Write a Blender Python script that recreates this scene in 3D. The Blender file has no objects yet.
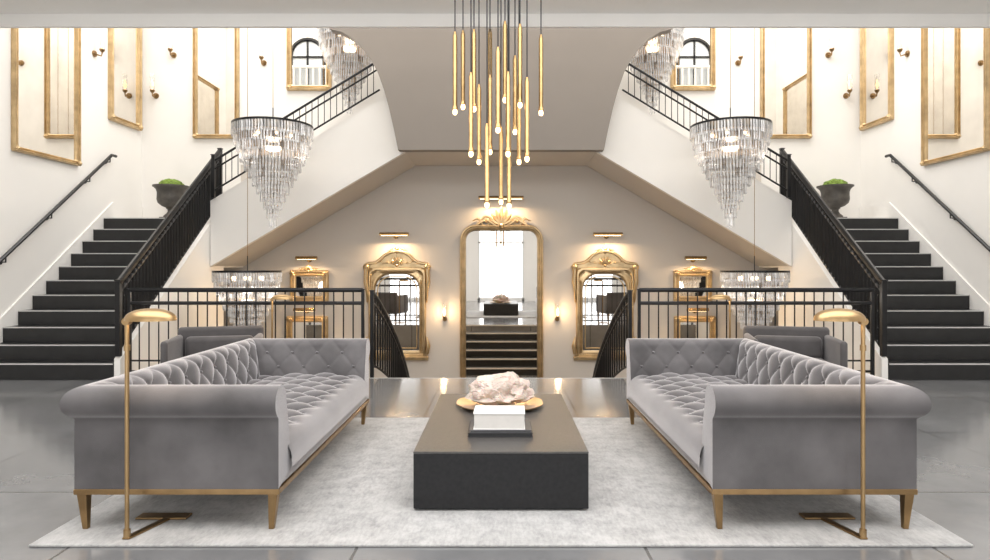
import bpy, bmesh, math, random
from math import sin, cos, pi, radians as R
from mathutils import Vector, noise
random.seed(7)
scene = bpy.context.scene
col = scene.collection
F, CX, HY, H = 640.0, 501.0, 267.0, 1.46
def X(px, d): return (px - CX) * d / F
def Z(py, d): return H - (py - HY) * d / F

# ------------------------------------------------------------ materials
def mat(name, color=(.8, .8, .8), rough=.5, metal=0., bump=0., bscale=40., var=0., vscale=6., sheen=0., spec=.5,
        emit=None, estr=0., coat=0., detail=4., nap=None):
    m = bpy.data.materials.new(name); m.use_nodes = True
    nt = m.node_tree; b = nt.nodes['Principled BSDF']
    b.inputs['Base Color'].default_value = (*color, 1)
    b.inputs['Roughness'].default_value = rough
    b.inputs['Metallic'].default_value = metal
    b.inputs['Specular IOR Level'].default_value = spec
    if coat: b.inputs['Coat Weight'].default_value = coat; b.inputs['Coat Roughness'].default_value = .12
    if sheen:
        b.inputs['Sheen Weight'].default_value = sheen
        b.inputs['Sheen Roughness'].default_value = .3
        b.inputs['Sheen Tint'].default_value = (.97, .97, 1, 1)
    tc = nt.nodes.new('ShaderNodeTexCoord'); r = None
    if var:
        n = nt.nodes.new('ShaderNodeTexNoise'); n.inputs['Scale'].default_value = vscale; n.inputs['Detail'].default_value = detail
        r = nt.nodes.new('ShaderNodeValToRGB')
        r.color_ramp.elements[0].position = .3; r.color_ramp.elements[1].position = .7
        r.color_ramp.elements[0].color = (*[c * (1 - var) for c in color], 1)
        r.color_ramp.elements[1].color = (*[min(1, c * (1 + var)) for c in color], 1)
        nt.links.new(tc.outputs['Object'], n.inputs['Vector']); nt.links.new(n.outputs['Fac'], r.inputs['Fac'])
        nt.links.new(r.outputs['Color'], b.inputs['Base Color'])
    bp = None
    if bump:
        n = nt.nodes.new('ShaderNodeTexNoise'); n.inputs['Scale'].default_value = bscale; n.inputs['Detail'].default_value = 3
        bp = nt.nodes.new('ShaderNodeBump'); bp.inputs['Strength'].default_value = bump; bp.inputs['Distance'].default_value = .01
        nt.links.new(tc.outputs['Object'], n.inputs['Vector']); nt.links.new(n.outputs['Fac'], bp.inputs['Height'])
        nt.links.new(bp.outputs['Normal'], b.inputs['Normal'])
    if nap:      # velvet pile: an extra microfibre sheen layer
        sh = nt.nodes.new('ShaderNodeBsdfSheen'); sh.inputs['Color'].default_value = (*nap, 1); sh.inputs['Roughness'].default_value = .40
        ad = nt.nodes.new('ShaderNodeAddShader'); out = nt.nodes['Material Output']
        if bp: nt.links.new(bp.outputs['Normal'], sh.inputs['Normal'])
        nt.links.new(b.outputs[0], ad.inputs[0]); nt.links.new(sh.outputs[0], ad.inputs[1]); nt.links.new(ad.outputs[0], out.inputs['Surface'])
    if emit:
        b.inputs['Emission Color'].default_value = (*emit, 1); b.inputs['Emission Strength'].default_value = estr
    return m
M = {}
M['white'] = mat('white plaster', (.81, .785, .745), .6, var=.015, vscale=1.5)
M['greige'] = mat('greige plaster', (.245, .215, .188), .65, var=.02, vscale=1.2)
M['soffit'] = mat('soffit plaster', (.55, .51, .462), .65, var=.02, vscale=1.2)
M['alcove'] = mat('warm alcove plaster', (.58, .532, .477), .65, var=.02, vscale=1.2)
M['ceil'] = mat('ceiling paint', (.90, .888, .865), .7, var=.01, vscale=2)
M['velvet'] = mat('grey velvet', (.108, .102, .104), .8, bump=.14, bscale=200, var=.34, vscale=3.0, spec=.15, detail=6, nap=(1., .98, 1.))
M['velvet2'] = mat('taupe grey velvet', (.088, .082, .082), .8, bump=.1, bscale=240, var=.15, vscale=5, spec=.15, nap=(.34, .33, .33))
M['brass'] = mat('aged brass', (.42, .275, .125), .26, 1., var=.15, vscale=9)
M['lampbrass'] = mat('muted lamp brass', (.42, .285, .145), .36, 1., var=.12, vscale=9)
M['bronze'] = mat('antique bronze', (.33, .215, .105), .34, 1., var=.15, vscale=12)
M['gold'] = mat('antique gilt', (.55, .405, .23), .31, .95, bump=.16, bscale=24, var=.2, vscale=7)
M['mirror'] = mat('mirror glass', (.80, .785, .76), .015, 1., var=.02, vscale=2)
M['oldmirror'] = mat('antiqued mirror glass', (.80, .765, .71), .02, 1., var=.06, vscale=3)
M['black'] = mat('black iron', (.008, .008, .009), .36, .3, var=.1, vscale=10)
M['step'] = mat('black stair stone', (.012, .012, .0125), .38, var=.25, vscale=8)
M['nosing'] = mat('pale nosing strip', (.55, .54, .52), .4, var=.05, vscale=5)
M['tabledark'] = mat('near black shagreen', (.0085, .0085, .0095), .40, bump=.12, bscale=260, var=.35, vscale=40, spec=.4)
M['tabletop'] = mat('painted sheen shagreen top', (.060, .056, .053), .36, bump=.15, bscale=260, var=.25, vscale=40, spec=.7)  # body's shagreen in a paler tone: light reflected off the top, put into colour
M['cream'] = mat('white linen cover', (.78, .765, .745), .6, var=.02, vscale=30)
M['paper'] = mat('paper edges', (.66, .635, .60), .8, var=.04, vscale=20)
M['blackbook'] = mat('black book cloth', (.02, .02, .022), .5, var=.1, vscale=30)
M['greybook'] = mat('grey book cloth', (.08, .08, .085), .5, var=.1, vscale=30)
M['quartz'] = mat('pale rose quartz', (.56, .465, .41), .32, bump=.5, bscale=45, var=.2, vscale=13)
_b = M['quartz'].node_tree.nodes['Principled BSDF']; _b.inputs['Subsurface Weight'].default_value = .3; _b.inputs['Subsurface Scale'].default_value = .03
M['bulb'] = mat('warm bulb', (1, .85, .6), .4, emit=(1, .68, .34), estr=8)
M['softbulb'] = mat('soft amber bulb', (1, .8, .5), .4, emit=(1, .55, .2), estr=2.5)
M['lampglow'] = mat('lamp bulb', (1, .85, .6), .4, emit=(1, .75, .45), estr=6)
M['urn'] = mat('weathered bronze urn', (.085, .077, .068), .5, .3, bump=.12, bscale=25, var=.3, vscale=9)
M['moss'] = mat('green moss', (.16, .24, .04), .95, bump=1., bscale=60, var=.4, vscale=18)
M['frame'] = mat('window paint', (.75, .74, .72), .5, var=.02, vscale=5)
M['pane'] = mat('pale window pane', (.62, .66, .70), .1, var=.05, vscale=2)

def glassmat(name, colr, fac, rough, metal=.75):
    m = bpy.data.materials.new(name); m.use_nodes = True; nt = m.node_tree
    for n in list(nt.nodes): nt.nodes.remove(n)
    out = nt.nodes.new('ShaderNodeOutputMaterial'); mx = nt.nodes.new('ShaderNodeMixShader')
    tr = nt.nodes.new('ShaderNodeBsdfTransparent'); tr.inputs[0].default_value = (.99, .99, .99, 1)
    p = nt.nodes.new('ShaderNodeBsdfPrincipled')
    p.inputs['Base Color'].default_value = (*colr, 1); p.inputs['Metallic'].default_value = metal; p.inputs['Roughness'].default_value = rough
    p.inputs['Specular IOR Level'].default_value = 1.
    tc = nt.nodes.new('ShaderNodeTexCoord'); n = nt.nodes.new('ShaderNodeTexNoise'); n.inputs['Scale'].default_value = 14
    mp = nt.nodes.new('ShaderNodeMapRange'); mp.inputs['To Min'].default_value = fac - .35; mp.inputs['To Max'].default_value = fac + .35
    nt.links.new(tc.outputs['Object'], n.inputs['Vector']); nt.links.new(n.outputs['Fac'], mp.inputs['Value'])
    nt.links.new(mp.outputs['Result'], mx.inputs['Fac'])
    nt.links.new(tr.outputs[0], mx.inputs[1]); nt.links.new(p.outputs[0], mx.inputs[2]); nt.links.new(mx.outputs[0], out.inputs[0])
    return m
M['crystal'] = glassmat('cut crystal', (.98, .975, .97), .42, .1, .12)
M['smoke'] = glassmat('smoky crystal', (.45, .42, .40), .5, .08, .6)
M['tubeglass'] = glassmat('sconce glass', (.9, .9, .88), .25, .05)

# floor: polished concrete slabs
m = bpy.data.materials.new('polished grey concrete'); m.use_nodes = True; nt = m.node_tree; b = nt.nodes['Principled BSDF']
tc = nt.nodes.new('ShaderNodeTexCoord'); mp = nt.nodes.new('ShaderNodeMapping')
mp.inputs['Location'].default_value = (.75, .35, 0)
br = nt.nodes.new('ShaderNodeTexBrick'); br.offset = 0; br.inputs['Scale'].default_value = 1
br.inputs['Brick Width'].default_value = 1.5; br.inputs['Row Height'].default_value = 1.5; br.inputs['Mortar Size'].default_value = .009
br.inputs['Mortar Smooth'].default_value = .1
br.inputs['Color1'].default_value = (.88, .88, .88, 1); br.inputs['Color2'].default_value = (1, 1, 1, 1); br.inputs['Mortar'].default_value = (.32, .32, .32, 1)
n = nt.nodes.new('ShaderNodeTexNoise'); n.inputs['Scale'].default_value = 1.6; n.inputs['Detail'].default_value = 10; n.inputs['Roughness'].default_value = .62
rp = nt.nodes.new('ShaderNodeValToRGB'); rp.color_ramp.elements[0].position = .3; rp.color_ramp.elements[1].position = .72
rp.color_ramp.elements[0].color = (.125, .126, .129, 1); rp.color_ramp.elements[1].color = (.20, .201, .205, 1)
mul = nt.nodes.new('ShaderNodeMix'); mul.data_type = 'RGBA'; mul.blend_type = 'MULTIPLY'; mul.inputs[0].default_value = 1
rr_ = nt.nodes.new('ShaderNodeMapRange'); rr_.inputs['To Min'].default_value = .12; rr_.inputs['To Max'].default_value = .17
nt.links.new(tc.outputs['Object'], mp.inputs['Vector']); nt.links.new(mp.outputs[0], br.inputs['Vector']); nt.links.new(tc.outputs['Object'], n.inputs['Vector'])
nt.links.new(n.outputs['Fac'], rp.inputs['Fac']); nt.links.new(rp.outputs[0], mul.inputs[6]); nt.links.new(br.outputs['Color'], mul.inputs[7])
nt.links.new(mul.outputs[2], b.inputs['Base Color']); nt.links.new(n.outputs['Fac'], rr_.inputs['Value']); nt.links.new(rr_.outputs[0], b.inputs['Roughness'])
b.inputs['Specular IOR Level'].default_value = 1.; b.inputs['IOR'].default_value = 1.6
M['floor'] = m
# rug: distressed silver weave
m = bpy.data.materials.new('silver rug'); m.use_nodes = True; nt = m.node_tree; b = nt.nodes['Principled BSDF']
tc = nt.nodes.new('ShaderNodeTexCoord')
n1 = nt.nodes.new('ShaderNodeTexNoise'); n1.inputs['Scale'].default_value = 3.2; n1.inputs['Detail'].default_value = 12; n1.inputs['Roughness'].default_value = .8
n2 = nt.nodes.new('ShaderNodeTexNoise'); n2.inputs['Scale'].default_value = 55; n2.inputs['Detail'].default_value = 6; n2.inputs['Roughness'].default_value = .7
vo = nt.nodes.new('ShaderNodeTexVoronoi'); vo.inputs['Scale'].default_value = 8; vo.distance = 'MANHATTAN'; vo.inputs['Randomness'].default_value = .7
mpp = nt.nodes.new('ShaderNodeMapping'); mpp.inputs['Scale'].default_value = (1, .35, 1)
ad = nt.nodes.new('ShaderNodeMath'); ad.operation = 'MULTIPLY_ADD'; ad.inputs[1].default_value = .5
ad2 = nt.nodes.new('ShaderNodeMath'); ad2.operation = 'MULTIPLY_ADD'; ad2.inputs[1].default_value = .10
mu2 = nt.nodes.new('ShaderNodeMath'); mu2.operation = 'MULTIPLY'; mu2.inputs[1].default_value = .75
rp = nt.nodes.new('ShaderNodeValToRGB'); rp.color_ramp.elements[0].position = .51; rp.color_ramp.elements[1].position = .80
rp.color_ramp.elements[0].color = (.20, .198, .197, 1); rp.color_ramp.elements[1].color = (.42, .413, .405, 1)
nt.links.new(tc.outputs['Object'], n1.inputs['Vector']); nt.links.new(tc.outputs['Object'], mpp.inputs['Vector']); nt.links.new(mpp.outputs[0], n2.inputs['Vector']); nt.links.new(tc.outputs['Object'], vo.inputs['Vector'])
nt.links.new(n1.outputs['Fac'], mu2.inputs[0])
nt.links.new(n2.outputs['Fac'], ad.inputs[0]); nt.links.new(mu2.outputs[0], ad.inputs[2])
nt.links.new(vo.outputs['Distance'], ad2.inputs[0]); nt.links.new(ad.outputs[0], ad2.inputs[2]); nt.links.new(ad2.outputs[0], rp.inputs['Fac'])
nt.links.new(rp.outputs[0], b.inputs['Base Color']); b.inputs['Roughness'].default_value = .9; b.inputs['Sheen Weight'].default_value = .3
bp = nt.nodes.new('ShaderNodeBump'); bp.inputs['Strength'].default_value = .5; bp.inputs['Distance'].default_value = .01
nt.links.new(ad2.outputs[0], bp.inputs['Height']); nt.links.new(bp.outputs[0], b.inputs['Normal'])
M['rug'] = m

# ------------------------------------------------------------ mesh builder
class MB:
    def __init__(s): s.v = []; s.f = []
    def add(s, vs, fs):
        o = len(s.v); s.v += [tuple(p) for p in vs]; s.f += [[i + o for i in f] for f in fs]; return s
    def box(s, x0, x1, y0, y1, z0, z1):
        vs = [(x, y, z) for z in (z0, z1) for y in (y0, y1) for x in (x0, x1)]
        return s.add(vs, [(0, 2, 3, 1), (4, 5, 7, 6), (0, 1, 5, 4), (1, 3, 7, 5), (3, 2, 6, 7), (2, 0, 4, 6)])
    def taper(s, c0, a0, c1, a1):
        vs = [(c0[0] + i * a0, c0[1] + j * a0, c0[2]) for j in (-1, 1) for i in (-1, 1)] + [(c1[0] + i * a1, c1[1] + j * a1, c1[2]) for j in (-1, 1) for i in (-1, 1)]
        return s.add(vs, [(0, 2, 3, 1), (4, 5, 7, 6), (0, 1, 5, 4), (1, 3, 7, 5), (3, 2, 6, 7), (2, 0, 4, 6)])
    def tube(s, pts, r, n=8, caps=True, flat=None):
        P = [Vector(p) for p in pts]; N = len(P)
        rs = r if isinstance(r, (list, tuple)) else [r] * N
        up = None; vs = []
        for i, p in enumerate(P):
            t = (P[min(i + 1, N - 1)] - P[max(i - 1, 0)]).normalized()
            if up is None:
                a = Vector((0, 0, 1)) if abs(t.z) < .9 else Vector((1, 0, 0))
                up = (a - t * a.dot(t)).normalized()
            else:
                up = (up - t * up.dot(t)).normalized()
            sd = t.cross(up)
            for k in range(n):
                an = 2 * pi * (k + .5) / n
                vs.append(p + sd * cos(an) * rs[i] * (flat or 1) + up * sin(an) * rs[i])
        fs = [[i * n + k, i * n + (k + 1) % n, (i + 1) * n + (k + 1) % n, (i + 1) * n + k] for i in range(N - 1) for k in range(n)]
        if caps: fs += [list(range(n))[::-1], [(N - 1) * n + k for k in range(n)]]
        return s.add(vs, fs)
    def cyl(s, p0, p1, r0, r1=None, n=12): return s.tube([p0, p1], [r0, r0 if r1 is None else r1], n)
    def lathe(s, prof, c=(0, 0, 0), n=32, wob=None):
        vs = []; m_ = len(prof)
        for i, (r, z) in enumerate(prof):
            for k in range(n):
                a = 2 * pi * k / n; q = r * (wob(a, i) if wob else 1)
                vs.append((c[0] + q * cos(a), c[1] + q * sin(a), c[2] + z))
        fs = [[i * n + k, i * n + (k + 1) % n, (i + 1) * n + (k + 1) % n, (i + 1) * n + k] for i in range(m_ - 1) for k in range(n)]
        if prof[0][0] > 1e-6: fs.append(list(range(n)))
        if prof[-1][0] > 1e-6: fs.append([(m_ - 1) * n + k for k in range(n)])
        return s.add(vs, fs)
    def prism(s, poly, ax, a0, a1):
        n = len(poly)
        f = (lambda p, a: (p[0], a, p[1])) if ax == 'y' else ((lambda p, a: (a, p[0], p[1])) if ax == 'x' else (lambda p, a: (p[0], p[1], a)))
        vs = [f(p, a0) for p in poly] + [f(p, a1) for p in poly]
        return s.add(vs, [list(range(n)), list(range(n, 2 * n))] + [[i, (i + 1) % n, n + (i + 1) % n, n + i] for i in range(n)])
    def ball(s, c, rx, ry=None, rz=None, n=12, m_=8):
        ry = rx if ry is None else ry; rz = rx if rz is None else rz
        vs = [(c[0], c[1], c[2] - rz)]
        for i in range(1, m_):
            a = -pi / 2 + pi * i / m_
            for k in range(n):
                t = 2 * pi * k / n; vs.append((c[0] + rx * cos(a) * cos(t), c[1] + ry * cos(a) * sin(t), c[2] + rz * sin(a)))
        vs.append((c[0], c[1], c[2] + rz)); L = len(vs) - 1
        fs = [[0, 1 + (k + 1) % n, 1 + k] for k in range(n)] + [[L, 1 + (m_ - 2) * n + k, 1 + (m_ - 2) * n + (k + 1) % n] for k in range(n)]
        fs += [[1 + i * n + k, 1 + i * n + (k + 1) % n, 1 + (i + 1) * n + (k + 1) % n, 1 + (i + 1) * n + k] for i in range(m_ - 2) for k in range(n)]
        return s.add(vs, fs)
    def build(s, name, mt, parent=None, smooth=True, bevel=0, loc=(0, 0, 0), seg=2):
        me = bpy.data.meshes.new(name); me.from_pydata(s.v, [], s.f)
        bm = bmesh.new(); bm.from_mesh(me); bmesh.ops.remove_doubles(bm, verts=bm.verts, dist=1e-6)
        bmesh.ops.recalc_face_normals(bm, faces=bm.faces); bm.to_mesh(me); bm.free()
        if smooth:
            me.polygons.foreach_set('use_smooth', [True] * len(me.polygons)); me.set_sharp_from_angle(angle=R(42))
        o = bpy.data.objects.new(name, me); col.objects.link(o)
        me.materials.append(M[mt] if isinstance(mt, str) else mt)
        o.location = loc
        if parent: o.parent = parent
        if bevel:
            bv = o.modifiers.new('Bevel', 'BEVEL'); bv.width = bevel; bv.segments = seg; bv.limit_method = 'ANGLE'
        return o

def thing(name, label, cat, loc=(0, 0, 0), rz=0, group=None):
    o = bpy.data.objects.new(name, None); col.objects.link(o); o.empty_display_size = .1
    o.location = loc; o.rotation_euler = (0, 0, rz); tag(o, label, cat, group); return o
def tag(o, label, cat, group=None):
    o['label'] = label; o['category'] = cat
    if group: o['group'] = group
    return o
def struct(name, mb, mt, bevel=0):
    o = mb.build(name, mt, smooth=False, bevel=bevel); o['kind'] = 'structure'; return o
def dup(root, loc, rz=0, label=None, group=None, scale=None):
    r = root.copy(); col.objects.link(r); r.location = loc; r.rotation_euler = (0, 0, rz)
    if scale: r.scale = (scale,) * 3
    if label: r['label'] = label
    if group: r['group'] = group
    for ch in list(root.children):
        c = ch.copy(); col.objects.link(c); c.parent = r
        for g in list(ch.children):
            d = g.copy(); col.objects.link(d); d.parent = c
    return r
SIDE = {-1: 'left', 1: 'right'}
def lamp(kind, name, energy, color, loc, parent=None, size=.1, rot=(0, 0, 0), sy=None):
    l = bpy.data.lights.new(name, kind); l.energy = energy; l.color = color
    if kind == 'AREA':
        l.size = size
        if sy: l.shape = 'RECTANGLE'; l.size_y = sy
    elif kind in ('POINT', 'SPOT'): l.shadow_soft_size = size
    o = bpy.data.objects.new(name, l); col.objects.link(o); o.location = loc; o.rotation_euler = rot
    if parent: o.parent = parent
    return o
WARM = (1, .70, .40)

# ------------------------------------------------------------ room shell
WX, BW, FE = 6.9, 12.3, 8.4      # side wall x, back wall depth, floor edge depth
LOW = -1.02; CZ = 4.79; TOP = 8.0
ST0, RUN, RISE, NS = 8.27, .28, .21, 11
LZ = RISE * NS; LY = ST0 + RUN * NS; SX = 5.0
mb = MB(); mb.box(-WX, WX, -3, FE, LOW, 0); struct('floor', mb, 'floor')
mb = MB(); mb.box(-WX, WX, FE, BW, LOW - .1, LOW); struct('floor_lower', mb, 'floor')
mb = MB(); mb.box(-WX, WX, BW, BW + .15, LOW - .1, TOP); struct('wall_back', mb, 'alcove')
for s in (-1, 1):
    mb = MB(); mb.box(min(s * WX, s * (WX + .15)), max(s * WX, s * (WX + .15)), -3, BW + .15, LOW - .1, TOP)
    struct('wall_' + SIDE[s], mb, 'white')
# upper part of the back wall painted white, seen above the landings
mb = MB(); mb.box(-SX, SX, BW - .012, BW, 3.42, TOP)
for s in (-1, 1): mb.box(*sorted((s * SX, s * WX)), BW - .012, BW, LZ - .4, TOP)
struct('wall_back_upper', mb, 'white')
mb = MB(); mb.box(-WX, WX, -3, FE, CZ, CZ + .12); struct('ceiling', mb, 'ceil')
mb = MB(); mb.box(-WX, WX, FE, BW + .15, TOP, TOP + .1); struct('ceiling_upper', mb, 'ceil')
mb = MB(); mb.box(-WX, WX, FE, FE + .06, 4.615, CZ); struct('trim_1', mb, 'ceil', .006)
mb = MB(); mb.box(-WX, WX, FE, FE + .06, CZ, TOP); struct('wall_upper_front', mb, 'white')
# front wall behind the viewer with three tall windows
ops = [(-4.9, -2.9), (-1.0, 1.0), (2.9, 4.9)]
mb = MB(); xs = [-WX] + [v for o in ops for v in o] + [WX]
for i in range(0, len(xs), 2): mb.box(xs[i], xs[i + 1], -3.15, -3, 0, CZ)
for a, b_ in ops: mb.box(a, b_, -3.15, -3, 3.5, CZ)
struct('wall_front', mb, 'white')
for i, (a, b_) in enumerate(ops):
    mb = MB()
    mb.box(a, a + .09, -3.12, -3.02, 0, 3.5); mb.box(b_ - .09, b_, -3.12, -3.02, 0, 3.5); mb.box(a, b_, -3.12, -3.02, 3.4, 3.5); mb.box(a, b_, -3.12, -3.02, 0, .12)
    mb.box((a + b_) / 2 - .035, (a + b_) / 2 + .035, -3.1, -3.02, .12, 3.4); mb.box(a, b_, -3.1, -3.02, 2.48, 2.54)
    struct('window_%d' % (i + 1), mb, 'frame')
# arched interior windows over the beam, facing the stairwell (seen in the small upper mirrors)
for s in (-1, 1):
    y = FE + .061; cx = s * 4.85
    arch = [(-.42, 5.75), (.42, 5.75)] + [(.42 * cos(R(a)), 6.75 + .42 * sin(R(a))) for a in range(0, 181, 15)]
    mb = MB(); mb.prism([(cx + x, z) for x, z in arch], 'y', y, y + .01); w_ = struct('window_%d' % (4 if s < 0 else 5), mb, 'pane')
    mb = MB(); mb.tube([(cx + x, y + .03, z) for x, z in arch + arch[:1]], .05, 6); mb.box(cx - .025, cx + .025, y + .012, y + .03, 5.75, 7.15); mb.box(cx - .42, cx + .42, y + .012, y + .03, 6.70, 6.75)
    struct('trim_%d' % (2 if s < 0 else 3), mb, 'black')
# central plaster wall between the two arched openings
D = 10.6
half = [(398, 150), (394, 130), (389, 108), (384, 90), (378, 73), (370, 58), (361, 46), (352, 38), (342, 32), (330, 29)]
pl = [(X(p[0], D), Z(p[1], D)) for p in half]
ex, hz = pl[-1]
poly = [(-pl[0][0], 3.40)] + [(-x, z) for x, z in pl[1:]] + [(-ex, TOP), (ex, TOP)] + [(x, z) for x, z in reversed(pl[1:])] + [(pl[0][0], 3.40)]
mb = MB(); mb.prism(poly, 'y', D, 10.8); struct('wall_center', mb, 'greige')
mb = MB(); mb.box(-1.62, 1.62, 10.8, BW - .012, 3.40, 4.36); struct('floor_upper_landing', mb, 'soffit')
for s in (-1, 1):
    x0, x1 = sorted((s * WX, s * (SX - .05)))
    mb = MB(); mb.box(x0, x1, LY, BW - .012, 1.45, LZ); struct('floor_landing_' + SIDE[s], mb, 'white')
    # wall under the lower flight
    mb = MB(); mb.prism([(ST0, LOW), (ST0, .27), (LY, LZ + .27), (LY, LOW)], 'x', *sorted((s * SX, s * (SX - .08))))
    struct('wall_under_stair_' + SIDE[s], mb, 'white')
    mb = MB(); mb.prism([(ST0 - .15, 0), (ST0 - .15, .26), (LY, LZ + .30), (BW - .02, LZ + .30), (BW - .02, LZ), (LY, LZ), (ST0, 0)], 'x', *sorted((s * WX, s * (WX - .025))))
    struct('baseboard_' + SIDE[s], mb, 'white')

# ------------------------------------------------------------ staircases
def step(parent, x0, x1, y0, z0, z1, run):
    a = MB().box(x0, x1, y0, y0 + run + .015, z0, z1).build('step', 'step', parent, smooth=False)
    n_ = MB().box(x0 + .005, x1 - .005, y0 - .010, y0 + .012, z1 - .013, z1 + .002).build('nosing', 'nosing', a, smooth=False)
for s in (-1, 1):
    t = thing('staircase', 'wide black stone flight of steps climbing along the %s side wall' % SIDE[s], 'staircase', (s * (SX + WX) / 2, ST0, 0), 0, 'side staircases')
    w = (WX - SX) / 2
    for k in range(NS):
        step(t, -w + (.027 if s < 0 else .012), w - (.027 if s > 0 else .012), RUN * k, RISE * k if k else 0.001, RISE * (k + 1), RUN if k < NS - 1 else RUN - .02)
    # upper flight from landing to the centre
    FY = 10.81
    loc = Vector((s * SX, FY, LZ))
    t = thing('upper_staircase', 'white plastered upper flight rising from the %s landing to the centre' % SIDE[s], 'staircase', loc, 0, 'upper flights')
    xa, xb = SX - .09, 1.63
    zt = lambda x: LZ + (xa - x) / (xa - xb) * (4.36 - LZ)
    zb = lambda x: 1.47 + (xa - x) / (xa - xb) * (3.40 - 1.47)
    mb = MB(); mb.prism([(s * xa - loc.x, zb(xa) - LZ), (s * xa - loc.x, .27), (s * xb - loc.x, 4.36 + .2 - LZ), (s * xb - loc.x, 3.40 - LZ)], 'y', 0, .1)
    mb.build('stringer', 'white', t, smooth=False)
    n = 10; pts = [(s * xa - loc.x, zb(xa) + .01 - LZ)]
    for k in range(n):
        xk = xa - (xa - xb) * k / n; xk1 = xa - (xa - xb) * (k + 1) / n; z = zt(xk1) - LZ
        pts += [(s * xk - loc.x, z), (s * xk1 - loc.x, z)]
    pts += [(s * xb - loc.x, 3.41 - LZ)]
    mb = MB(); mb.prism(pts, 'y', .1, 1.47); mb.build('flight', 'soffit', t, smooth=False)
t = thing('staircase', 'black central steps descending to the tall gold mirror', 'staircase', (0, FE, 0))
for k in range(5):
    a = MB().box(-1.72, 1.72, .3 * k + .001, .3 * (k + 1), LOW + .001, -.17 * (k + 1)).build('step', 'step', t, smooth=False)
    MB().box(-1.7, 1.7, .3 * (k + 1) - .012, .3 * (k + 1) + .012, -.17 * (k + 1) - .03, -.17 * (k + 1) + .002).build('nosing', 'nosing', a, smooth=False)
MB().box(-1.72, 1.72, .001, .012, -.03, .004).build('nosing', 'nosing', t, smooth=False)

# ------------------------------------------------------------ railings
def railing(name, label, base, h, sp, r=.016, group=None, newels=(True, True), low=.1, second=None, nr=.035, nh=.1, rail=.03, h1=None, extra=(), mt='black', r2=.016):
    base = [Vector(p) for p in base]; o = base[0]
    t = thing(name, label, 'railing', o, 0, group)
    L = [p - o for p in base]; up = lambda p, z: (p.x, p.y, p.z + z)
    h1 = h if h1 is None else h1; nl = len(L) - 1
    HT = [h + (h1 - h) * i / nl for i in range(nl + 1)]
    MB().tube([up(p, HT[i]) for i, p in enumerate(L)], rail, 8, flat=.8).build('handrail', mt, t)
    MB().tube([up(p, low) for p in L], .016, 6).build('bottom_rail', mt, t)
    if second: MB().tube([up(p, second * HT[i] / h) for i, p in enumerate(L)], r2, 6).build('second_rail', mt, t)
    for e in extra: MB().tube([up(p, e) for p in L], .012, 6).build('cross_rail', mt, t)
    seg = [(L[i + 1] - L[i]).length for i in range(len(L) - 1)]; tot = sum(seg); n = int(tot / sp)
    for k in range(1, n):
        d = tot * k / n; i = 0
        while d > seg[i] and i < len(seg) - 1: d -= seg[i]; i += 1
        p = L[i].lerp(L[i + 1], d / seg[i]); hh = HT[i] + (HT[i + 1] - HT[i]) * d / seg[i]
        mb = MB(); mb.cyl(up(p, .0 if low < .05 else low), up(p, hh - .01), r, n=6)
        mb.build('baluster', mt, t)
    for e, q, hh in ((newels[0], L[0], h), (newels[1], L[-1], h1)):
        if e:
            mb = MB(); mb.box(q.x - nr, q.x + nr, q.y - nr, q.y + nr, q.z + .002, q.z + hh + nh); mb.box(q.x - nr - .008, q.x + nr + .008, q.y - nr - .008, q.y + nr + .008, q.z + hh + nh, q.z + hh + nh + .016)
            mb.build('newel_post', mt, t, smooth=False, bevel=.004)
    return t
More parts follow.
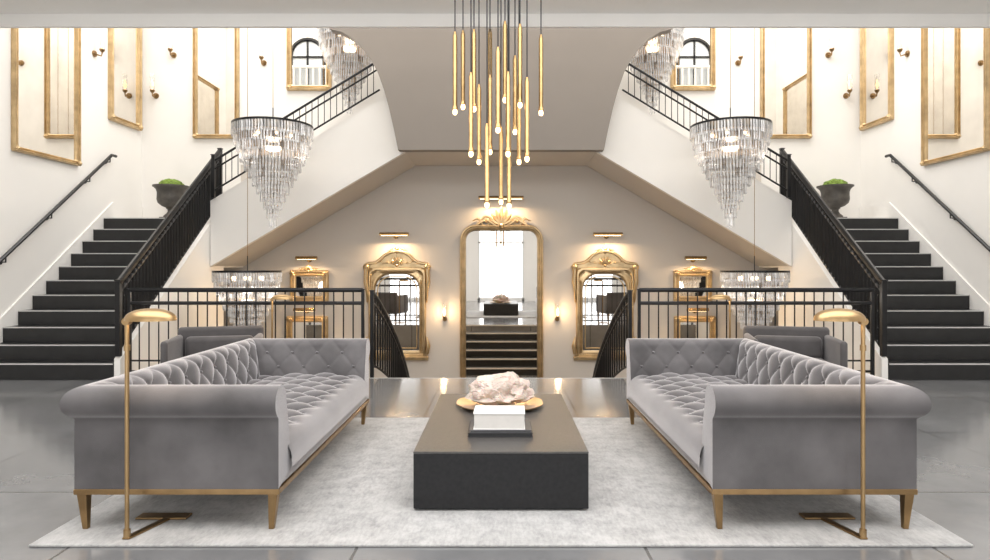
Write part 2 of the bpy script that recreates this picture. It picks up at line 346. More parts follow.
for s in (-1, 1):
    sd = SIDE[s]
    xr = s * (SX - .04)
    railing('stair_railing', 'black iron railing with dense balusters up the %s side staircase' % sd,
            [(xr, ST0 + .03, .30), (xr, LY - .05, LZ + .25)], .95, .102, .0235, 'side stair railings', low=.07, second=.82, rail=.048, nh=.03, nr=.032, r2=.022)
    railing('upper_stair_railing', 'thin black railing on the upper flight above the %s chandelier' % sd,
            [(s * (SX - .16), 10.77, LZ + .31), (s * 2.04, 10.77, 4.325)], .62, .12, .007, 'upper stair railings', newels=(True, False), low=.12, second=.48, nr=.028, rail=.02)
    # level balustrade at the floor edge
    railing('balustrade', 'black metal balustrade along the floor edge behind the %s armchair' % sd,
            [(s * (SX - .16), FE - .06, .0), (s * 1.80, FE - .06, .0)], 1.16, .125, .0095, 'floor edge balustrades', low=.1, second=.99, nr=.02, nh=.0, rail=.03, extra=(.24,), r2=.024)
    # curved railing sweeping down the central stairs
    pts = []
    for k in range(13):
        u = k / 12; pts.append((s * (1.70 - .20 * sin(u * pi / 2)), FE + .04 + 1.9 * u, max(LOW + .02, -1.0 * u ** 1.25)))
    railing('curved_stair_railing', 'black curved railing beside the central down steps, %s of the tall mirror' % sd,
            pts, 1.13, .108, .014, 'central stair railings', low=.16, second=1.0, nr=.024, nh=.01, rail=.034, h1=.66, r2=.018)
    # white balustrade under the arched interior window
    railing('white_balustrade', 'small white balustrade reflected in the small upper mirror, %s side' % sd,
            [(s * 4.2, FE + .16, 5.95), (s * 5.5, FE + .16, 5.95)], .5, .16, .03, 'white balustrades', low=.03, nr=.05, nh=.02, rail=.04, mt='frame')
    # wall handrail
    y0, y1 = 7.95, 11.2
    zf = lambda y: .29 + (y - ST0) * RISE / RUN + .93
    t = thing('wall_handrail', 'slim dark handrail fixed to the %s side wall above the steps' % sd, 'handrail', (s * WX, y0, zf(y0)), 0, 'wall handrails')
    dx = -s * .09
    MB().tube([(dx, 0, 0), (dx, y1 - y0, zf(y1) - zf(y0)), (dx, y1 - y0 + .12, zf(y1) - zf(y0))], .026, 8).build('rail', 'black', t)
    for y in (8.8, 9.7, 10.6, 11.15):
        p = zf(y) - zf(y0)
        MB().tube([(-s * .001, y - y0, p - .09), (dx, y - y0, p - .09), (dx, y - y0, p - .01)], .011, 6).cyl((-s * .001, y - y0, p - .09), (-s * .02, y - y0, p - .09), .035).build('bracket', 'black', t)

# ------------------------------------------------------------ mirrors
def rrect(hw, z0, z1, rt, rb, n=8):
    rt = max(rt, .004); rb = max(rb, .004); p = []
    for cx, cz, r, a0 in ((-hw + rb, z0 + rb, rb, 180), (hw - rb, z0 + rb, rb, 270), (hw - rt, z1 - rt, rt, 0), (-hw + rt, z1 - rt, rt, 90)):
        for k in range(n + 1):
            a = R(a0 + 90 * k / n); p.append((cx + r * cos(a), cz + r * sin(a)))
    return p
def crest(mb, zc, w, h):
    for k in range(-3, 4):                      # shell
        a = k * .36; L = h * (.85 - .07 * abs(k))
        mb.tube([(0, -.05, zc), (sin(a) * L * .55, -.075, zc + cos(a) * L * .55), (sin(a) * L, -.05, zc + cos(a) * L)], [h * .04, h * .085, h * .03], 6)
    mb.ball((0, -.06, zc), h * .13)
    for s in (-1, 1):                           # scrolls and leaves
        pts = []; rs = []
        for k in range(26):
            u = k / 25; a = pi * .9 - u * 2.9 * pi; rr = h * .27 * (1 - .72 * u)
            pts.append((s * (w * .25 + rr * cos(a)), -.05, zc + h * .18 + rr * sin(a))); rs.append(h * .055 * (1 - .4 * u))
        mb.tube(pts, rs, 6)
        mb.tube([(s * w * .1, -.05, zc + h * .02), (s * w * .25, -.06, zc + h * .30), (s * w * .36, -.05, zc + h * .12), (s * w * .5, -.04, zc - h * .16)], [h * .07, h * .06, h * .07, h * .02], 6)
        mb.tube([(s * w * .3, -.05, zc + h * .1), (s * w * .38, -.06, zc + h * .34), (s * w * .47, -.04, zc + h * .22)], [h * .03, h * .065, h * .015], 6)
        mb.ball((s * w * .25, -.065, zc + h * .18), h * .07)
def mirror(label, w, h, fw, loc, rz=0, rt=.05, ch=0, cw=.6, group=None, name='wall_mirror', dep=.07, corners=False, inner=0, grt=None, bead=True, glass='oldmirror'):
    t = thing(name, label, 'mirror', loc, rz, group)
    prof = [(0, 0), (0, -dep * .6), (fw * .12, -dep * .95), (fw * .3, -dep), (fw * .42, -dep * .62), (fw * .6, -dep * .58), (fw * .74, -dep * .85), (fw * .88, -dep * .8), (fw, -dep * .35), (fw, -.004)]
    gr = max(rt - fw, .02) if grt is None else grt
    mb = MB(); loops = [[(x, y, z) for x, z in rrect(w / 2 - o, o, h - o, rt + (gr - rt) * o / fw, .03)] for o, y in prof]
    n = len(loops[0])
    vs = [p for l in loops for p in l]
    mb.add(vs, [[i * n + k, i * n + (k + 1) % n, (i + 1) * n + (k + 1) % n, (i + 1) * n + k] for i in range(len(loops) - 1) for k in range(n)])
    if bead:                                   # carved beading in the frame's channel
        g3 = rrect(w / 2 - fw * .51, fw * .51, h - fw * .51, rt + (gr - rt) * .51, .03); g3 = g3 + g3[:1]
        st = fw * .34; acc = 0
        for i in range(len(g3) - 1):
            a, b2 = Vector(g3[i]), Vector(g3[i + 1]); L = (b2 - a).length; q = st - acc
            while q < L:
                p = a.lerp(b2, q / L); mb.ball((p.x, -dep * .62, p.y), fw * .11, fw * .11, fw * .11, 6, 4); q += st
            acc = (L - (q - st))
    mb.build('frame', 'gold', t)
    g = rrect(w / 2 - fw * .96, fw * .96, h - fw * .96, gr, .02)
    mb = MB(); mb.add([(x, -dep * .3, z) for x, z in g], [list(range(len(g)))]); mb.build('glass', glass, t, smooth=False)
    if inner:
        g2 = rrect(w / 2 - fw - inner, fw + inner, h - fw - inner, max(gr - inner, .03), .02)
        mb = MB(); mb.tube([(x, -dep * .34, z) for x, z in g2 + g2[:1]], .011, 6).build('inner_moulding', 'gold', t)
    if ch:
        mb = MB(); crest(mb, h - .02, w * cw, ch); mb.build('crest', 'gold', t)
    if corners:
        for s in (-1, 1):
            for z in (fw * .5, h - fw * .5):
                mb = MB(); c = (s * (w / 2 - fw * .5), -dep, z)
                mb.ball(c, fw * .3, .03, fw * .3)
                for a in range(6): mb.ball((c[0] + cos(a * pi / 3) * fw * .34, c[1] + .012, c[2] + sin(a * pi / 3) * fw * .34), fw * .2, .025, fw * .2, 8, 6)
                mb.build('corner_ornament', 'gold', t)
    return t
mirror('tall gold floor mirror with carved crest at the foot of the central steps', 1.60, 3.29, .12, (.01, BW, LOW), 0, .3, .42, .74, name='floor_mirror', dep=.09, glass='mirror')
for s in (-1, 1):
    sd = SIDE[s]
    t = mirror('carved gold mirror with scrolled pediment %s of the tall central mirror' % sd, 1.10, 1.72, .13, (s * 1.99, BW, -.27), 0, .06, 0, .95, 'pedimented gilt mirrors', dep=.09, inner=.045, grt=.30, glass='mirror')
    mb = MB(); mb.box(-.6, .6, -.10, 0, -.05, .02); mb.box(-.58, .58, -.08, 0, .02, .06); mb.build('base_moulding', 'gold', t, bevel=.008)
    hp = [(-.60, 1.66), (-.62, 1.74), (-.585, 1.79), (-.50, 1.80), (-.40, 1.815), (-.32, 1.87), (-.24, 1.95), (-.13, 2.01), (0, 2.03)]
    poly = hp + [(-x, z) for x, z in reversed(hp[:-1])]
    mb = MB(); mb.prism(poly, 'y', -.06, -.002); mb.build('pediment', 'gold', t, smooth=False)
    mb = MB(); mb.tube([(x, -.07, z) for x, z in poly], .030, 8).build('pediment_moulding', 'gold', t)
    for q in (-1, 1):
        mb = MB(); mb.ball((q * .585, -.075, 1.73), .06, .05, .06)
        mb.tube([(q * .58, -.075, 1.72), (q * .595, -.07, 1.45), (q * .565, -.06, 1.25), (q * .57, -.05, 1.05)], [.04, .042, .034, .012], 8); mb.build('shoulder_scroll', 'gold', t)
        mb = MB(); mb.tube([(q * .57, -.06, .07), (q * .60, -.07, .22), (q * .57, -.06, .40)], [.04, .042, .012], 8); mb.build('foot_scroll', 'gold', t)
    mb = MB(); crest(mb, 1.76, .78, .24); crest(mb, 2.0, .42, .17); mb.build('crest', 'gold', t)
    mirror('small gold framed mirror behind the %s balustrade, upper of two' % sd, .74, .62, .12, (s * 3.68, BW, .78), 0, .03, .16, .6, 'small gilt mirrors', dep=.06, corners=True)
    mirror('small gold framed mirror behind the %s balustrade, lower of two' % sd, .80, .70, .12, (s * 3.72, BW, -.18), 0, .03, 0, .6, 'small gilt mirrors', dep=.06, corners=True)
    rz = -s * pi / 2
    mirror('largest gold mirror high on the %s side wall, over the steps' % sd, 1.42, 2.7, .08, (s * WX, 9.72, 3.1), rz, .05, 0, .6, 'side wall mirrors', corners=True)
    mirror('narrow gold mirror on the %s side wall, nearest the corner' % sd, .98, 2.15, .11, (s * WX, 11.72, 4.05), rz, .05, .2, .6, 'side wall mirrors', corners=True)
    mirror('tall gold mirror on the upper back wall beside the %s corner' % sd, .88 if s < 0 else .98, 2.3, .085, (s * 5.46, BW - .012, 3.92), 0, .05, 0, .6, 'upper back wall mirrors', corners=True)
    mirror('smaller gold mirror on the upper back wall near the %s chandelier' % sd, .86, 1.5, .105, (s * 3.68, BW - .012, 4.84), 0, .05, .2, .6, 'upper back wall mirrors', corners=True)

# picture lights
def picture_light(label, x, z, L, e, y=BW, group='picture lights'):
    t = thing('picture_light', label, 'wall light', (x, y, z), 0, group)
    mb = MB(); mb.ball((0, -.016, 0), .05, .014, .05); mb.build('backplate', 'brass', t)
    MB().tube([(0, -.004, 0), (0, -.1, .05), (0, -.2, .03)], .011, 6).build('arm', 'brass', t)
    mb = MB(); n = 9
    vs = []
    for xx in (-L / 2, L / 2):
        for k in range(n):
            a = R(-20 + 220 * k / (n - 1)); vs.append((xx, -.2 + .045 * cos(a), .02 + .045 * sin(a)))
    mb.add(vs, [[k, k + 1, n + k + 1, n + k] for k in range(n - 1)] + [list(range(n)), list(range(n, 2 * n))]); mb.build('shade', 'brass', t)
    MB().cyl((-L / 2 + .03, -.2, .015), (L / 2 - .03, -.2, .015), .016).build('bulb', 'lampglow', t)
    lamp('AREA', 'picture_light_glow', e, WARM, (0, -.2, -.015), t, L * .9, (R(-28), 0, 0), .04)
picture_light('long brass picture light above the tall central mirror', .0, 2.74, .85, 36)
for s in (-1, 1):
    picture_light('brass picture light above the pedimented mirror %s of centre' % SIDE[s], s * 2.02, 2.05, .55, 28)
    picture_light('small brass picture light over the upper small mirror, %s side' % SIDE[s], s * 3.68, 1.60, .4, 15)
    picture_light('small brass picture light over the lower small mirror, %s side' % SIDE[s], s * 3.72, .62, .4, 15)
# sconces
def sconce(label, loc, rz, metal='bronze', group='wall sconces', e=5, sc=1., bulb='bulb'):
    t = thing('wall_sconce', label, 'wall light', loc, rz, group); t.scale = (sc,) * 3
    mb = MB(); mb.cyl((0, -.002, -.06), (0, -.02, -.06), .045, .04); mb.build('backplate', metal, t)
    MB().tube([(0, -.01, -.06), (0, -.1, -.09), (0, -.11, -.05), (0, -.11, -.01)], .010, 6).lathe([(.018, -.04), (.032, -.02), (.036, 0)], (0, -.11, 0), 12).build('arm', metal, t)
    MB().lathe([(.036, 0), (.038, .1), (.036, .24), (.034, .24), (.034, 0)], (0, -.11, 0), 14).build('glass_shade', 'tubeglass', t)
    MB().lathe([(.008, 0), (.017, .04), (.018, .09), (.004, .15)], (0, -.11, .01), 10).build('bulb', bulb, t)
    if e: lamp('POINT', 'sconce_glow', e, WARM, (0, -.20, .08), t, .04)
for s in (-1, 1):
    sd = SIDE[s]
    sconce('candle sconce on the alcove wall just %s of the tall central mirror' % sd, (s * 1.08, BW, .52), 0, e=9)
    q = s * (WX - .001); g = 'upper sconces'
    sconce('slim sconce between the two gold mirrors on the %s side wall' % sd, (q, 10.85, 5.15), -s * pi / 2, 'bronze', g, 0, 1.25, 'softbulb')
    sconce('slim sconce on the upper back wall tight in the %s corner, lower of two' % sd, (s * 6.62, BW - .013, 4.82), 0, 'bronze', g, 0, 1.25, 'softbulb')
    sconce('slim sconce on the upper back wall near the %s corner, upper of two' % sd, (s * 6.28, BW - .013, 5.6), 0, 'bronze', g, 0, 1.25, 'softbulb')
    sconce('slim sconce between the mirrors of the upper back wall, %s side' % sd, (s * 4.55, BW - .013, 5.45), 0, 'bronze', g, 0, 1.25, 'softbulb')

# ------------------------------------------------------------ crystal chandeliers
def crystal_mesh(mb, c, a, L, w):
    ca, sa = cos(a), sin(a); out = []
    for (u, v, z) in ((-w, 0, -.0), (0, -w * .5, 0), (w, 0, 0), (0, w * .5, 0), (-w, 0, -L * .88), (0, -w * .5, -L * .88), (w, 0, -L * .88), (0, w * .5, -L * .88), (0, 0, -L), (0, 0, L * .08)):
        out.append((c[0] + u * -sa + v * ca, c[1] + u * ca + v * sa, c[2] + z))
    mb.add(out, [(0, 1, 5, 4), (1, 2, 6, 5), (2, 3, 7, 6), (3, 0, 4, 7), (4, 5, 8), (5, 6, 8), (6, 7, 8), (7, 4, 8), (1, 0, 9), (2, 1, 9), (3, 2, 9), (0, 3, 9)])
tiers = [(.60, 0, .18), (.57, -.13, .18), (.53, -.26, .18), (.48, -.39, .18), (.42, -.52, .175), (.36, -.64, .17), (.30, -.76, .17), (.24, -.88, .17), (.185, -1.0, .17), (.135, -1.12, .17), (.09, -1.24, .18), (.05, -1.36, .2)]
CW = .0175
def chandelier(label, loc, group):
    t = thing('crystal_chandelier', label, 'chandelier', loc, 0, group)
    allc = []
    for ti, (r, z, L) in enumerate(tiers):
        k = max(6, int(2 * pi * r / .047))
        mb = MB(); hh = .016 if ti == 0 else .004
        mb.lathe([(r + .008, -hh), (r + .008, hh), (r - .008, hh), (r - .008, -hh), (r + .008, -hh)], (0, 0, z + .01), 36); mb.build('ring', 'black' if ti == 0 else 'bronze', t)
        for j in range(k):
            a = 2 * pi * (j + .5 * (ti % 2)) / k; allc.append((r * cos(a), r * sin(a), z - .01, a, L * random.uniform(.96, 1.04)))
    mb = MB(); mb.cyl((0, 0, -1.35), (0, 0, .30), .008)
    for i in range(4):
        a = i * pi / 2 + .4; mb.tube([(0, 0, .02), (.6 * cos(a), .6 * sin(a), .015)], .007, 6)
    mb.build('stem', 'black', t)
    allc.sort(key=lambda c: c[1] + .25 * c[2])
    for i in range(6):                       # small lamps inside the tiers
        a = i * pi / 3; MB().ball((.28 * cos(a), .28 * sin(a), -.12), .03, .03, .045, 8, 6).build('bulb', 'lampglow', t)
    protos = []
    for i in range(2):
        mb = MB(); crystal_mesh(mb, (0, 0, 0), 0, .16, CW); protos.append(mb.build('crystal', ('crystal', 'smoke')[i], t, smooth=False))
    used = [False, False]
    for i, c in enumerate(allc[:100]):
        k = 1 if i % 9 == 3 else 0
        if not used[k]: o = protos[k]; used[k] = True
        else: o = protos[k].copy(); col.objects.link(o)
        o.parent = t; o.location = c[:3]; o.rotation_euler = (0, 0, c[3] + random.uniform(-.5, .5)); o.scale = (1, 1, c[4] / .16)
    mb = MB()
    for c in allc[100:]: crystal_mesh(mb, c[:3], c[3] + random.uniform(-.5, .5), c[4], CW)
    o = mb.build('rear_crystals', 'crystal', t, smooth=False); o['kind'] = 'stuff'
    lamp('POINT', 'chandelier_glow', 22, (1, .93, .83), (0, 0, -.42), t, .12)
    return t
CL = (-3.42, 9.6, 3.56)
ch = chandelier('large tiered crystal chandelier hanging in front of the left upper flight', CL, 'crystal chandeliers')
others = [('large tiered crystal chandelier hanging in front of the right upper flight', (3.44, 9.6, 3.56), .96),
          ('low crystal chandelier hanging behind the left balustrade', (-4.0, 10.1, 1.38), .85),
          ('low crystal chandelier hanging behind the right balustrade', (4.0, 10.1, 1.38), .85),
          ('high crystal chandelier beside the arched left opening edge', (-2.72, 11.5, 5.66), .92),
          ('high crystal chandelier beside the arched right opening edge', (2.72, 11.5, 5.66), .92)]
ch.scale = (.96,) * 3
chs = [(ch, CL, .96)]
for lb, loc, sc in others:
    chs.append((dup(ch, loc, 0, lb, scale=sc), loc, sc))
for c, loc, sc in chs:
    MB().cyl((0, 0, .28), (0, 0, (TOP - .02 - loc[2]) / sc), .005 / sc, n=6).lathe([(.02, -.06), (.09, -.03), (.09, 0)], (0, 0, (TOP - .001 - loc[2]) / sc), 16).build('cable', 'bronze', c)

# ------------------------------------------------------------ brass pendant cluster
t = thing('pendant_cluster', 'cluster of slim brass tube pendants with glowing tips above the coffee table', 'chandelier', (0, 6.0, CZ))
MB().lathe([(.5, -.05), (.5, -.002)], (0, 0, 0), 40).build('canopy', 'brass', t, bevel=.006)
PEN = [(455, 110, 5.9), (463, 105, 6.2), (471, 152, 5.8), (479, 160, 6.1), (487, 203, 5.8), (490, 103, 6.25), (490, 150, 6.15), (498, 128, 5.7),
       (501, 200, 6.25), (509, 204, 5.95), (508, 152, 5.75), (515, 130, 6.2), (520, 103, 5.85), (519, 160, 6.05), (527, 157, 5.8), (541, 111, 6.05), (474, 107, 5.95), (505, 98, 6.0)]
for px, py, d in PEN:
    x, z = X(px, d), Z(py, d) - CZ; y = d - 6.0
    a = MB().lathe([(.012, .72), (.015, .70), (.021, .68), (.021, .04), (.025, .035), (.025, .0), (.015, .0)], (0, 0, 0), 12).build('pendant', 'brass', t, loc=(x, y, z))
    MB().cyl((0, 0, .70), (0, 0, -z - .04), .0055, n=6).build('cord', 'black', a)
    MB().lathe([(.017, .0), (.020, -.014), (.019, -.032), (.010, -.044), (.0, -.046)], (0, 0, 0), 12).build('bulb', 'bulb', a)
lamp('POINT', 'pendant_glow', 3, WARM, (0, 0, -3.0), t, .3)

# ------------------------------------------------------------ rug
mb = MB(); mb.box(-2.46, 2.46, 0, 2.82, 0, .014)
tag(mb.build('area_rug', 'rug', smooth=False, bevel=.005, loc=(0, 3.33, .0005)), 'pale silver grey area rug lying under both sofas and the coffee table', 'rug')
G = .0155
# ------------------------------------------------------------ sofas
def tuft(u, v, a, b_):
    p, q = u / a + v / b_, u / a - v / b_
    return (abs(sin(pi * p)) * abs(sin(pi * q))) ** .36
def resample(pts, ds):
    out = []; P = [Vector((p[0], p[1])) for p in pts]
    acc = [0]
    for i in range(1, len(P)): acc.append(acc[-1] + (P[i] - P[i - 1]).length)
    n = max(2, int(acc[-1] / ds)); j = 0
    for k in range(n + 1):
        d = acc[-1] * k / n
        while j < len(P) - 2 and acc[j + 1] < d: j += 1
        out.append((P[j].lerp(P[j + 1], (d - acc[j]) / max(acc[j + 1] - acc[j], 1e-9)), d))
    return out
BX, AY, FX = -.55, 1.20, .57     # back plane, arm plane, front
c0, RR = (-.042, .698), .092
RZ = .226
raw = [(0, RZ), (0, .59), (.0, .612)] + [(c0[0] + RR * cos(R(a)), c0[1] + RR * sin(R(a))) for a in range(-58, 158, 7)] + [(-.135, .67), (-.158, .59), (-.18, .48), (-.195, .38), (-.20, .28)]
DS = .0125
prof = resample(raw, DS)
NP = len(prof)
nor = []
for i in range(NP):
    tg = (prof[min(i + 1, NP - 1)][0] - prof[max(i - 1, 0)][0]).normalized(); nor.append(Vector((tg.y, -tg.x)))
stop = next(d for (p, d) in prof if p.y > .78)
A_, B_ = .225, .27
def mask(i, arm):
    d = prof[i][1]; return max(0, min(1, (d - stop - (.05 if arm else .04)) / .10))
send = prof[-1][1]
V0 = send - .135    # a button row here
def upper(kind, parent, name):
    # kind: 'back' or -1/+1 arm
    L = 2 * AY if kind == 'back' else (FX - BX)
    n = int(L / DS); vs = []; arm = kind != 'back'
    for k in range(n + 1):
        f = k / n
        for i in range(NP):
            p, d = prof[i]
            if kind == 'back':
                l = (-1 + 2 * f) * (AY + p.x); endd = (AY + p.x) - abs(l); u = l
            else:
                l = (BX - p.x) + f * (FX - BX + p.x); endd = l - (BX - p.x); u = l - .13
            disp = mask(i, arm) * (.020 if arm else .033) * (tuft(u, d - V0, A_, B_) - .4) * max(0, min(1, endd / .05))
            if arm: disp *= min(1, (1 - f) / .08)
            q = p + nor[i] * disp
            if kind == 'back': vs.append((BX - q.x, l, q.y))
            else: vs.append((l, kind * (AY + q.x), q.y))
    fs = [[k * NP + i, k * NP + i + 1, (k + 1) * NP + i + 1, (k + 1) * NP + i] for k in range(n) for i in range(NP - 1)]
    if kind != 'back': fs.append([n * NP + i for i in range(NP)])
    mb = MB(); mb.add(vs, fs); o = mb.build(name, 'velvet', parent)
    # buttons
    for r in range(0, 3):
        d = V0 - r * B_ / 2
        if d < stop + .12: continue
        i = min(range(NP), key=lambda j: abs(prof[j][1] - d)); p = prof[i][0] - nor[i] * .006
        for c in range(-6, 7):
            u = c * A_ + (A_ / 2 if r % 2 else 0)
            if kind == 'back':
                if abs(u) > AY + p.x - .05: continue
                pos = (BX - p.x, u, p.y)
            else:
                l = u + .13
                if l < BX - p.x + .05 or l > FX - .06: continue
                pos = (l, kind * (AY + p.x), p.y)
            bo = button.copy(); col.objects.link(bo); bo.parent = o; bo.location = pos
    return o
bmb = MB(); bmb.ball((0, 0, 0), .015, .015, .012, 10, 6)
SY = 4.71
sofa = thing('tufted_sofa', 'grey velvet button tufted sofa left of the coffee table', 'sofa', (-1.79, SY, G), 0, 'facing grey sofas')
seat_prof = resample([(-.40, .445), (-.1, .468), (.15, .475), (.35, .468), (.44, .460)] + [(.475 + .10 * sin(R(a)), .355 + .10 * cos(R(a))) for a in range(8, 91, 8)] + [(.577, .30)], DS)
# seat
NPs = len(seat_prof); nrm = []
for i in range(NPs):
    tg = (seat_prof[min(i + 1, NPs - 1)][0] - seat_prof[max(i - 1, 0)][0]).normalized(); nrm.append(Vector((-tg.y, tg.x)))
n = 168; vs = []; YS = 1.05
As, Bs = .225, .285
for k in range(n + 1):
    y = -YS + 2 * YS * k / n
    for i in range(NPs):
        p, d = seat_prof[i]
        tt = tuft(y, d - .06, As, Bs)
        if p.x > .46:
            w = min(1, (p.x - .46) / .06); tt = tt * (1 - w) + w * .8
        q = p + nrm[i] * .046 * (tt - .4)
        vs.append((q.x, y, q.y))
fs = [[k * NPs + i, k * NPs + i + 1, (k + 1) * NPs + i + 1, (k + 1) * NPs + i] for k in range(n) for i in range(NPs - 1)]
mb = MB(); mb.add(vs, fs); seat = mb.build('seat_cushion', 'velvet', sofa)
button = bmb.build('button', 'velvet', seat)
first = True
for r in range(0, 7):
    d = .06 + r * Bs / 2
    i = min(range(NPs), key=lambda j: abs(seat_prof[j][1] - d)); p = seat_prof[i][0]
    if p.x > .45: continue
    for c in range(-5, 6):
        y = c * As + (As / 2 if r % 2 else 0)
        if abs(y) > .97: continue
        pos = (p.x, y, p.y - .012)
        if first: button.location = pos; first = False
        else:
            bo = button.copy(); col.objects.link(bo); bo.parent = seat; bo.location = pos
upper('back', sofa, 'backrest'); upper(-1, sofa, 'armrest'); upper(1, sofa, 'armrest')
mb = MB(); mb.box(BX + .03, FX - .005, -AY + .03, AY - .03, RZ, .34); mb.build('apron', 'velvet', sofa, bevel=.012)
mb = MB()
x0, x1, y0, y1 = BX - .004, FX + .004, -AY - .004, AY + .004
for a in ((x0, x1, y0, y0 + .04), (x0, x1, y1 - .04, y1), (x0, x0 + .04, y0 + .04, y1 - .04), (x1 - .04, x1, y0 + .04, y1 - .04)): mb.box(*a, RZ - .030, RZ)
mb.build('base_rail', 'bronze', sofa, smooth=False, bevel=.003)
for sx in (-1, 1):
    for sy in (-1, 1):
        mb = MB(); cx, cy = (FX - .035 if sx > 0 else BX + .035), sy * (AY - .03)
        mb.taper((cx + sx * -.012, cy, 0), .014, (cx, cy, RZ - .030), .026); mb.build('leg', 'bronze', sofa, smooth=False, bevel=.003)
dup(sofa, (1.73, SY, G), pi, 'grey velvet button tufted sofa right of the coffee table')

# ------------------------------------------------------------ coffee table and what stands on it
t = thing('coffee_table', 'low charcoal block coffee table on the rug between the sofas', 'coffee table', (0, 4.66, G))
TW, TL, TH = .52, .87, .35
MB().box(-TW, TW, -TL, TL, TH - .012, TH).build('tabletop', 'tabletop', t, smooth=False, bevel=.003)
MB().box(-TW + .001, TW - .001, -TL + .001, TL - .001, .012, TH - .0125).build('body', 'tabledark', t, smooth=False, bevel=.003)
MB().box(-TW + .03, TW - .03, -TL + .03, TL - .03, 0, .012).build('plinth', 'black', t, smooth=False)
TZ = G + TH
def book(label, x, y, z, w, dp, h, cov, rz, group='books on the coffee table'):
    t = thing('book', label, 'book', (x, y, z), rz, group)
    b_ = .006 if cov == 'cream' else .004
    mb = MB(); mb.box(-w / 2, w / 2, -dp / 2, dp / 2, 0, b_); mb.box(-w / 2, w / 2, -dp / 2, dp / 2, h - b_, h); mb.box(-w / 2, w / 2, dp / 2 - b_, dp / 2, b_, h - b_)
    mb.build('cover', cov, t, smooth=False, bevel=.0015)
    MB().box(-w / 2 + .006, w / 2 - .006, -dp / 2 + .004, dp / 2 - b_ - .0005, b_ + .0003, h - b_ - .0003).build('pages', 'paper' if cov == 'cream' else cov, t, smooth=False)
book('large black book at the bottom of the stack on the coffee table', -.005, 4.27, TZ + .001, .42, .32, .026, 'blackbook', 0)
book('dark grey book under the white one on the coffee table', -.005, 4.27, TZ + .0275, .40, .30, .016, 'greybook', R(1))
book('thick white book on top of the stack on the coffee table', -.01, 4.25, TZ + .044, .335, .24, .105, 'cream', R(-1))
tr = MB(); tr.lathe([(.0, .0), (.18, .0), (.24, .004), (.30, .016), (.335, .025), (.335, .031), (.30, .024), (.24, .012), (.18, .008), (.0, .008)], (0, 0, 0), 72, wob=lambda a, i: 1 + (.025 * abs(sin(6 * a)) if 3 <= i <= 6 else 0))
tag(tr.build('tray', 'lampbrass', loc=(-.01, 5.05, TZ + .001)), 'round scalloped brass tray on the coffee table under the crystal', 'tray')
# crystal cluster: one rugged rock with broken crystal facets
rnd = random.Random(41)
bm = bmesh.new(); bmesh.ops.create_icosphere(bm, subdivisions=6, radius=1)
cells = []
for i in range(110):
    c = Vector((rnd.gauss(0, 1), rnd.gauss(0, 1), rnd.gauss(0, 1))).normalized()
    tl = Vector((rnd.gauss(0, 1), rnd.gauss(0, 1), rnd.gauss(0, 1))) * .22
    cells.append((c, rnd.uniform(-.05, .06), tl))
for v in bm.verts:
    d = v.co.normalized()
    c, h, tl = min(cells, key=lambda q: (q[0] - d).length_squared)
    lob = .15 * noise.noise(d * 2.1 + Vector((3, 1, 7)))
    r = .92 + h + lob + tl.dot(d - c) + .02 * noise.noise(d * 18)
    zz = d.z * r * (.18 if d.z > 0 else .07) + .07
    fl = .66 + .34 * min(1, max(0, zz) / .05)
    v.co = Vector((d.x * r * .275 * fl, d.y * r * .18 * fl, max(.001, zz)))
me = bpy.data.meshes.new('crystal_cluster'); bm.to_mesh(me); bm.free(); me.materials.append(M['quartz'])
o = bpy.data.objects.new('crystal_cluster', me); col.objects.link(o); o.location = (-.01, 5.05, TZ + .0095)
tag(o, 'rough pale pink crystal rock sitting in the brass tray', 'crystal')

# ------------------------------------------------------------ floor lamps
def floor_lamp(label, x, d, z, i, e, sc=1.):
    t = thing('floor_lamp', label, 'lamp', (x, d, z), 0, 'brass floor lamps'); t.scale = (sc,) * 3
    mb = MB(); mb.box(*sorted((i * -.10, i * .19)), .25, .33, 0, .012); mb.add([(i * .06, .25, 0), (i * .1, .25, 0), (i * .02, -.015, 0), (-i * .018, -.015, 0), (i * .06, .25, .012), (i * .1, .25, .012), (i * .02, -.015, .012), (-i * .018, -.015, .012)], [(0, 1, 2, 3), (4, 5, 6, 7), (0, 1, 5, 4), (1, 2, 6, 5), (2, 3, 7, 6), (3, 0, 4, 7)])
    mb.build('base', 'bronze', t, smooth=False, bevel=.003)
    MB().cyl((0, 0, .012), (0, 0, 1.17), .0115).build('pole', 'lampbrass', t)
    MB().cyl((0, 0, .012), (0, 0, .05), .018).cyl((0, 0, 1.0), (0, 0, 1.03), .016).build('collar', 'lampbrass', t)
    MB().cyl((0, -.018, 1.155), (0, .018, 1.155), .02).tube([(0, 0, 1.155), (i * .03, 0, 1.185), (i * .06, 0, 1.19)], .009, 8).build('joint', 'lampbrass', t)
    mb = MB(); vs = []; na, nb = 28, 9
    for inn in (0, 1):
        for j in range(nb):
            e_ = pi / 2 * j / (nb - 1)
            for k in range(na):
                a = 2 * pi * k / na; q = 1 - .02 * inn
                vs.append((i * .125 + .135 * q * cos(e_) * cos(a), .085 * q * cos(e_) * sin(a), 1.16 + .065 * q * sin(e_) ** .8))
    fs = []
    for inn in (0, 1):
        for j in range(nb - 1):
            for k in range(na): o_ = inn * na * nb; fs.append([o_ + j * na + k, o_ + j * na + (k + 1) % na, o_ + (j + 1) * na + (k + 1) % na, o_ + (j + 1) * na + k])
    fs += [[k, (k + 1) % na, na * nb + (k + 1) % na, na * nb + k] for k in range(na)]
    mb.add(vs, fs); mb.build('shade', 'lampbrass', t)
    MB().cyl((i * .06, 0, 1.178), (i * .17, 0, 1.178), .012).build('bulb', 'lampglow', t)
    lamp('AREA', 'floor_lamp_glow', e, WARM, (i * .125, 0, 1.155), t, .15)
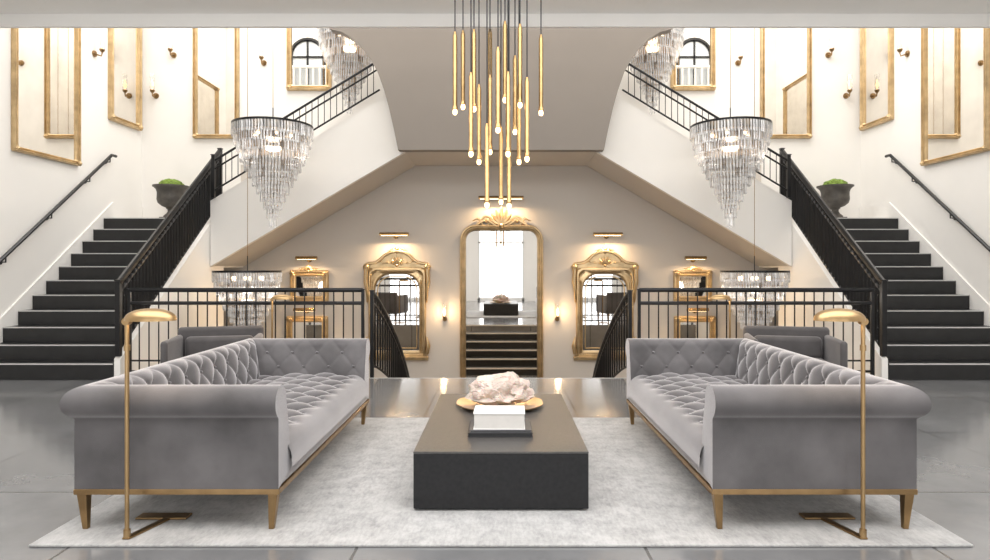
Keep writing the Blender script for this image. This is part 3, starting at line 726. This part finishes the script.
for s in (-1, 1):
    px, d = (127, 3.405) if s < 0 else (863, 3.405)
    floor_lamp('brass pharmacy floor lamp standing at the near end of the %s sofa' % SIDE[s], X(px, d), d, G, -s, 1.2)
    floor_lamp('brass dome shade lamp beside the %s armchair, in front of the small mirrors' % SIDE[s], s * 2.70, 7.55, .0005, -s, 3., .93)

# ------------------------------------------------------------ armchairs
ac = thing('armchair', 'taupe grey velvet armchair behind the left sofa', 'armchair', (-3.12, 7.0, 0), R(14), 'grey armchairs')
W, DP = .46, .40
MB().box(-W + .09, W - .09, -DP + .02, DP - .12, .30, .45).build('seat_cushion', 'velvet2', ac, bevel=.05, seg=4)
MB().box(-W + .02, W - .02, -DP + .03, DP - .02, .20, .30).build('frame', 'velvet2', ac, bevel=.015)
MB().box(-W, W, DP - .09, DP, .28, .78).build('backrest', 'velvet2', ac, bevel=.042, seg=5)
MB().box(-W + .10, W - .10, DP - .21, DP - .08, .43, .68).build('back_cushion', 'velvet2', ac, bevel=.055, seg=5)
for s in (-1, 1):
    MB().box(*sorted((s * W, s * (W - .07))), -DP, DP - .085, .22, .70).build('armrest', 'velvet2', ac, bevel=.033, seg=5)
    for q in (-1, 1):
        MB().taper((s * (W - .06), q * (DP - .06), 0), .013, (s * (W - .06), q * (DP - .06), .22), .022).build('leg', 'bronze', ac, smooth=False)
dup(ac, (3.18, 7.0, 0), R(-14), 'taupe grey velvet armchair behind the right sofa')

# ------------------------------------------------------------ urns on the landings
def make_urn(label, loc):
    t = thing('urn_planter', label, 'planter', loc, 0, 'landing urns'); t.scale = (.93,) * 3
    MB().box(-.16, .16, -.16, .16, 0, .07).build('foot', 'urn', t, bevel=.008)
    MB().lathe([(.145, .07), (.14, .10), (.09, .14), (.065, .18), (.065, .22), (.095, .245), (.095, .26), (.17, .29), (.24, .35), (.26, .42), (.255, .50), (.255, .56), (.275, .62), (.315, .66), (.335, .67), (.335, .695), (.295, .70), (.25, .68), (.0, .64)], (0, 0, 0), 48).build('bowl', 'urn', t)
    bm = bmesh.new(); bmesh.ops.create_icosphere(bm, subdivisions=4, radius=1)
    for v in bm.verts:
        d = v.co.normalized(); r = 1 + .12 * noise.noise(d * 4) + .06 * noise.noise(d * 14)
        v.co = Vector((d.x * .235 * r, d.y * .235 * r, max(d.z, -.2) * .15 * r))
    me = bpy.data.meshes.new('moss'); bm.to_mesh(me); bm.free(); me.materials.append(M['moss'])
    o = bpy.data.objects.new('moss', me); col.objects.link(o); o.parent = t; o.location = (0, 0, .68); o['label'] = 'mound of green moss'
    return t
u = make_urn('dark bronze urn filled with moss on the left landing', (-6.08, 11.8, LZ))
dup(u, (6.16, 11.8, LZ), 0, 'dark bronze urn filled with moss on the right landing')

# ------------------------------------------------------------ light
w = bpy.data.worlds.new('World'); scene.world = w; w.use_nodes = True
w.node_tree.nodes['Background'].inputs[0].default_value = (.95, .97, 1, 1); w.node_tree.nodes['Background'].inputs[1].default_value = 1.3
DAY = (1, .99, .975)
lamp('AREA', 'skylight', 800, DAY, (0, 10.3, TOP - .05), None, 13, (0, 0, 0), 3.3)
lamp('AREA', 'ceiling_fill', 540, (.99, .99, 1), (0, 2.7, CZ - .03), None, 11, (0, 0, 0), 5.2)  # added fill for light from above; the closed ceiling has no source here
lamp('AREA', 'upward_fill', 230, DAY, (0, 2.6, 3.6), None, 11, (R(180), 0, 0), 4)  # added unseen fill aimed up to brighten the ceiling; no fixture hangs here
for i, (a, b_) in enumerate(ops):
    lamp('AREA', 'window_daylight', 60, (.985, .99, 1), ((a + b_) / 2, -3.3, 1.8), None, 2.0, (R(90), 0, 0), 3.3)

# ------------------------------------------------------------ camera
cam = bpy.data.cameras.new('camera'); co = bpy.data.objects.new('camera', cam); col.objects.link(co)
co.location = (0, 0, H); co.rotation_euler = (R(90), 0, 0)
cam.sensor_width = 36; cam.lens = 36 * F / 990; cam.shift_x = -(CX - 495) / 990; cam.shift_y = -(280 - HY) / 990
cam.clip_start = .05
scene.camera = co
scene.view_settings.view_transform = 'Standard'
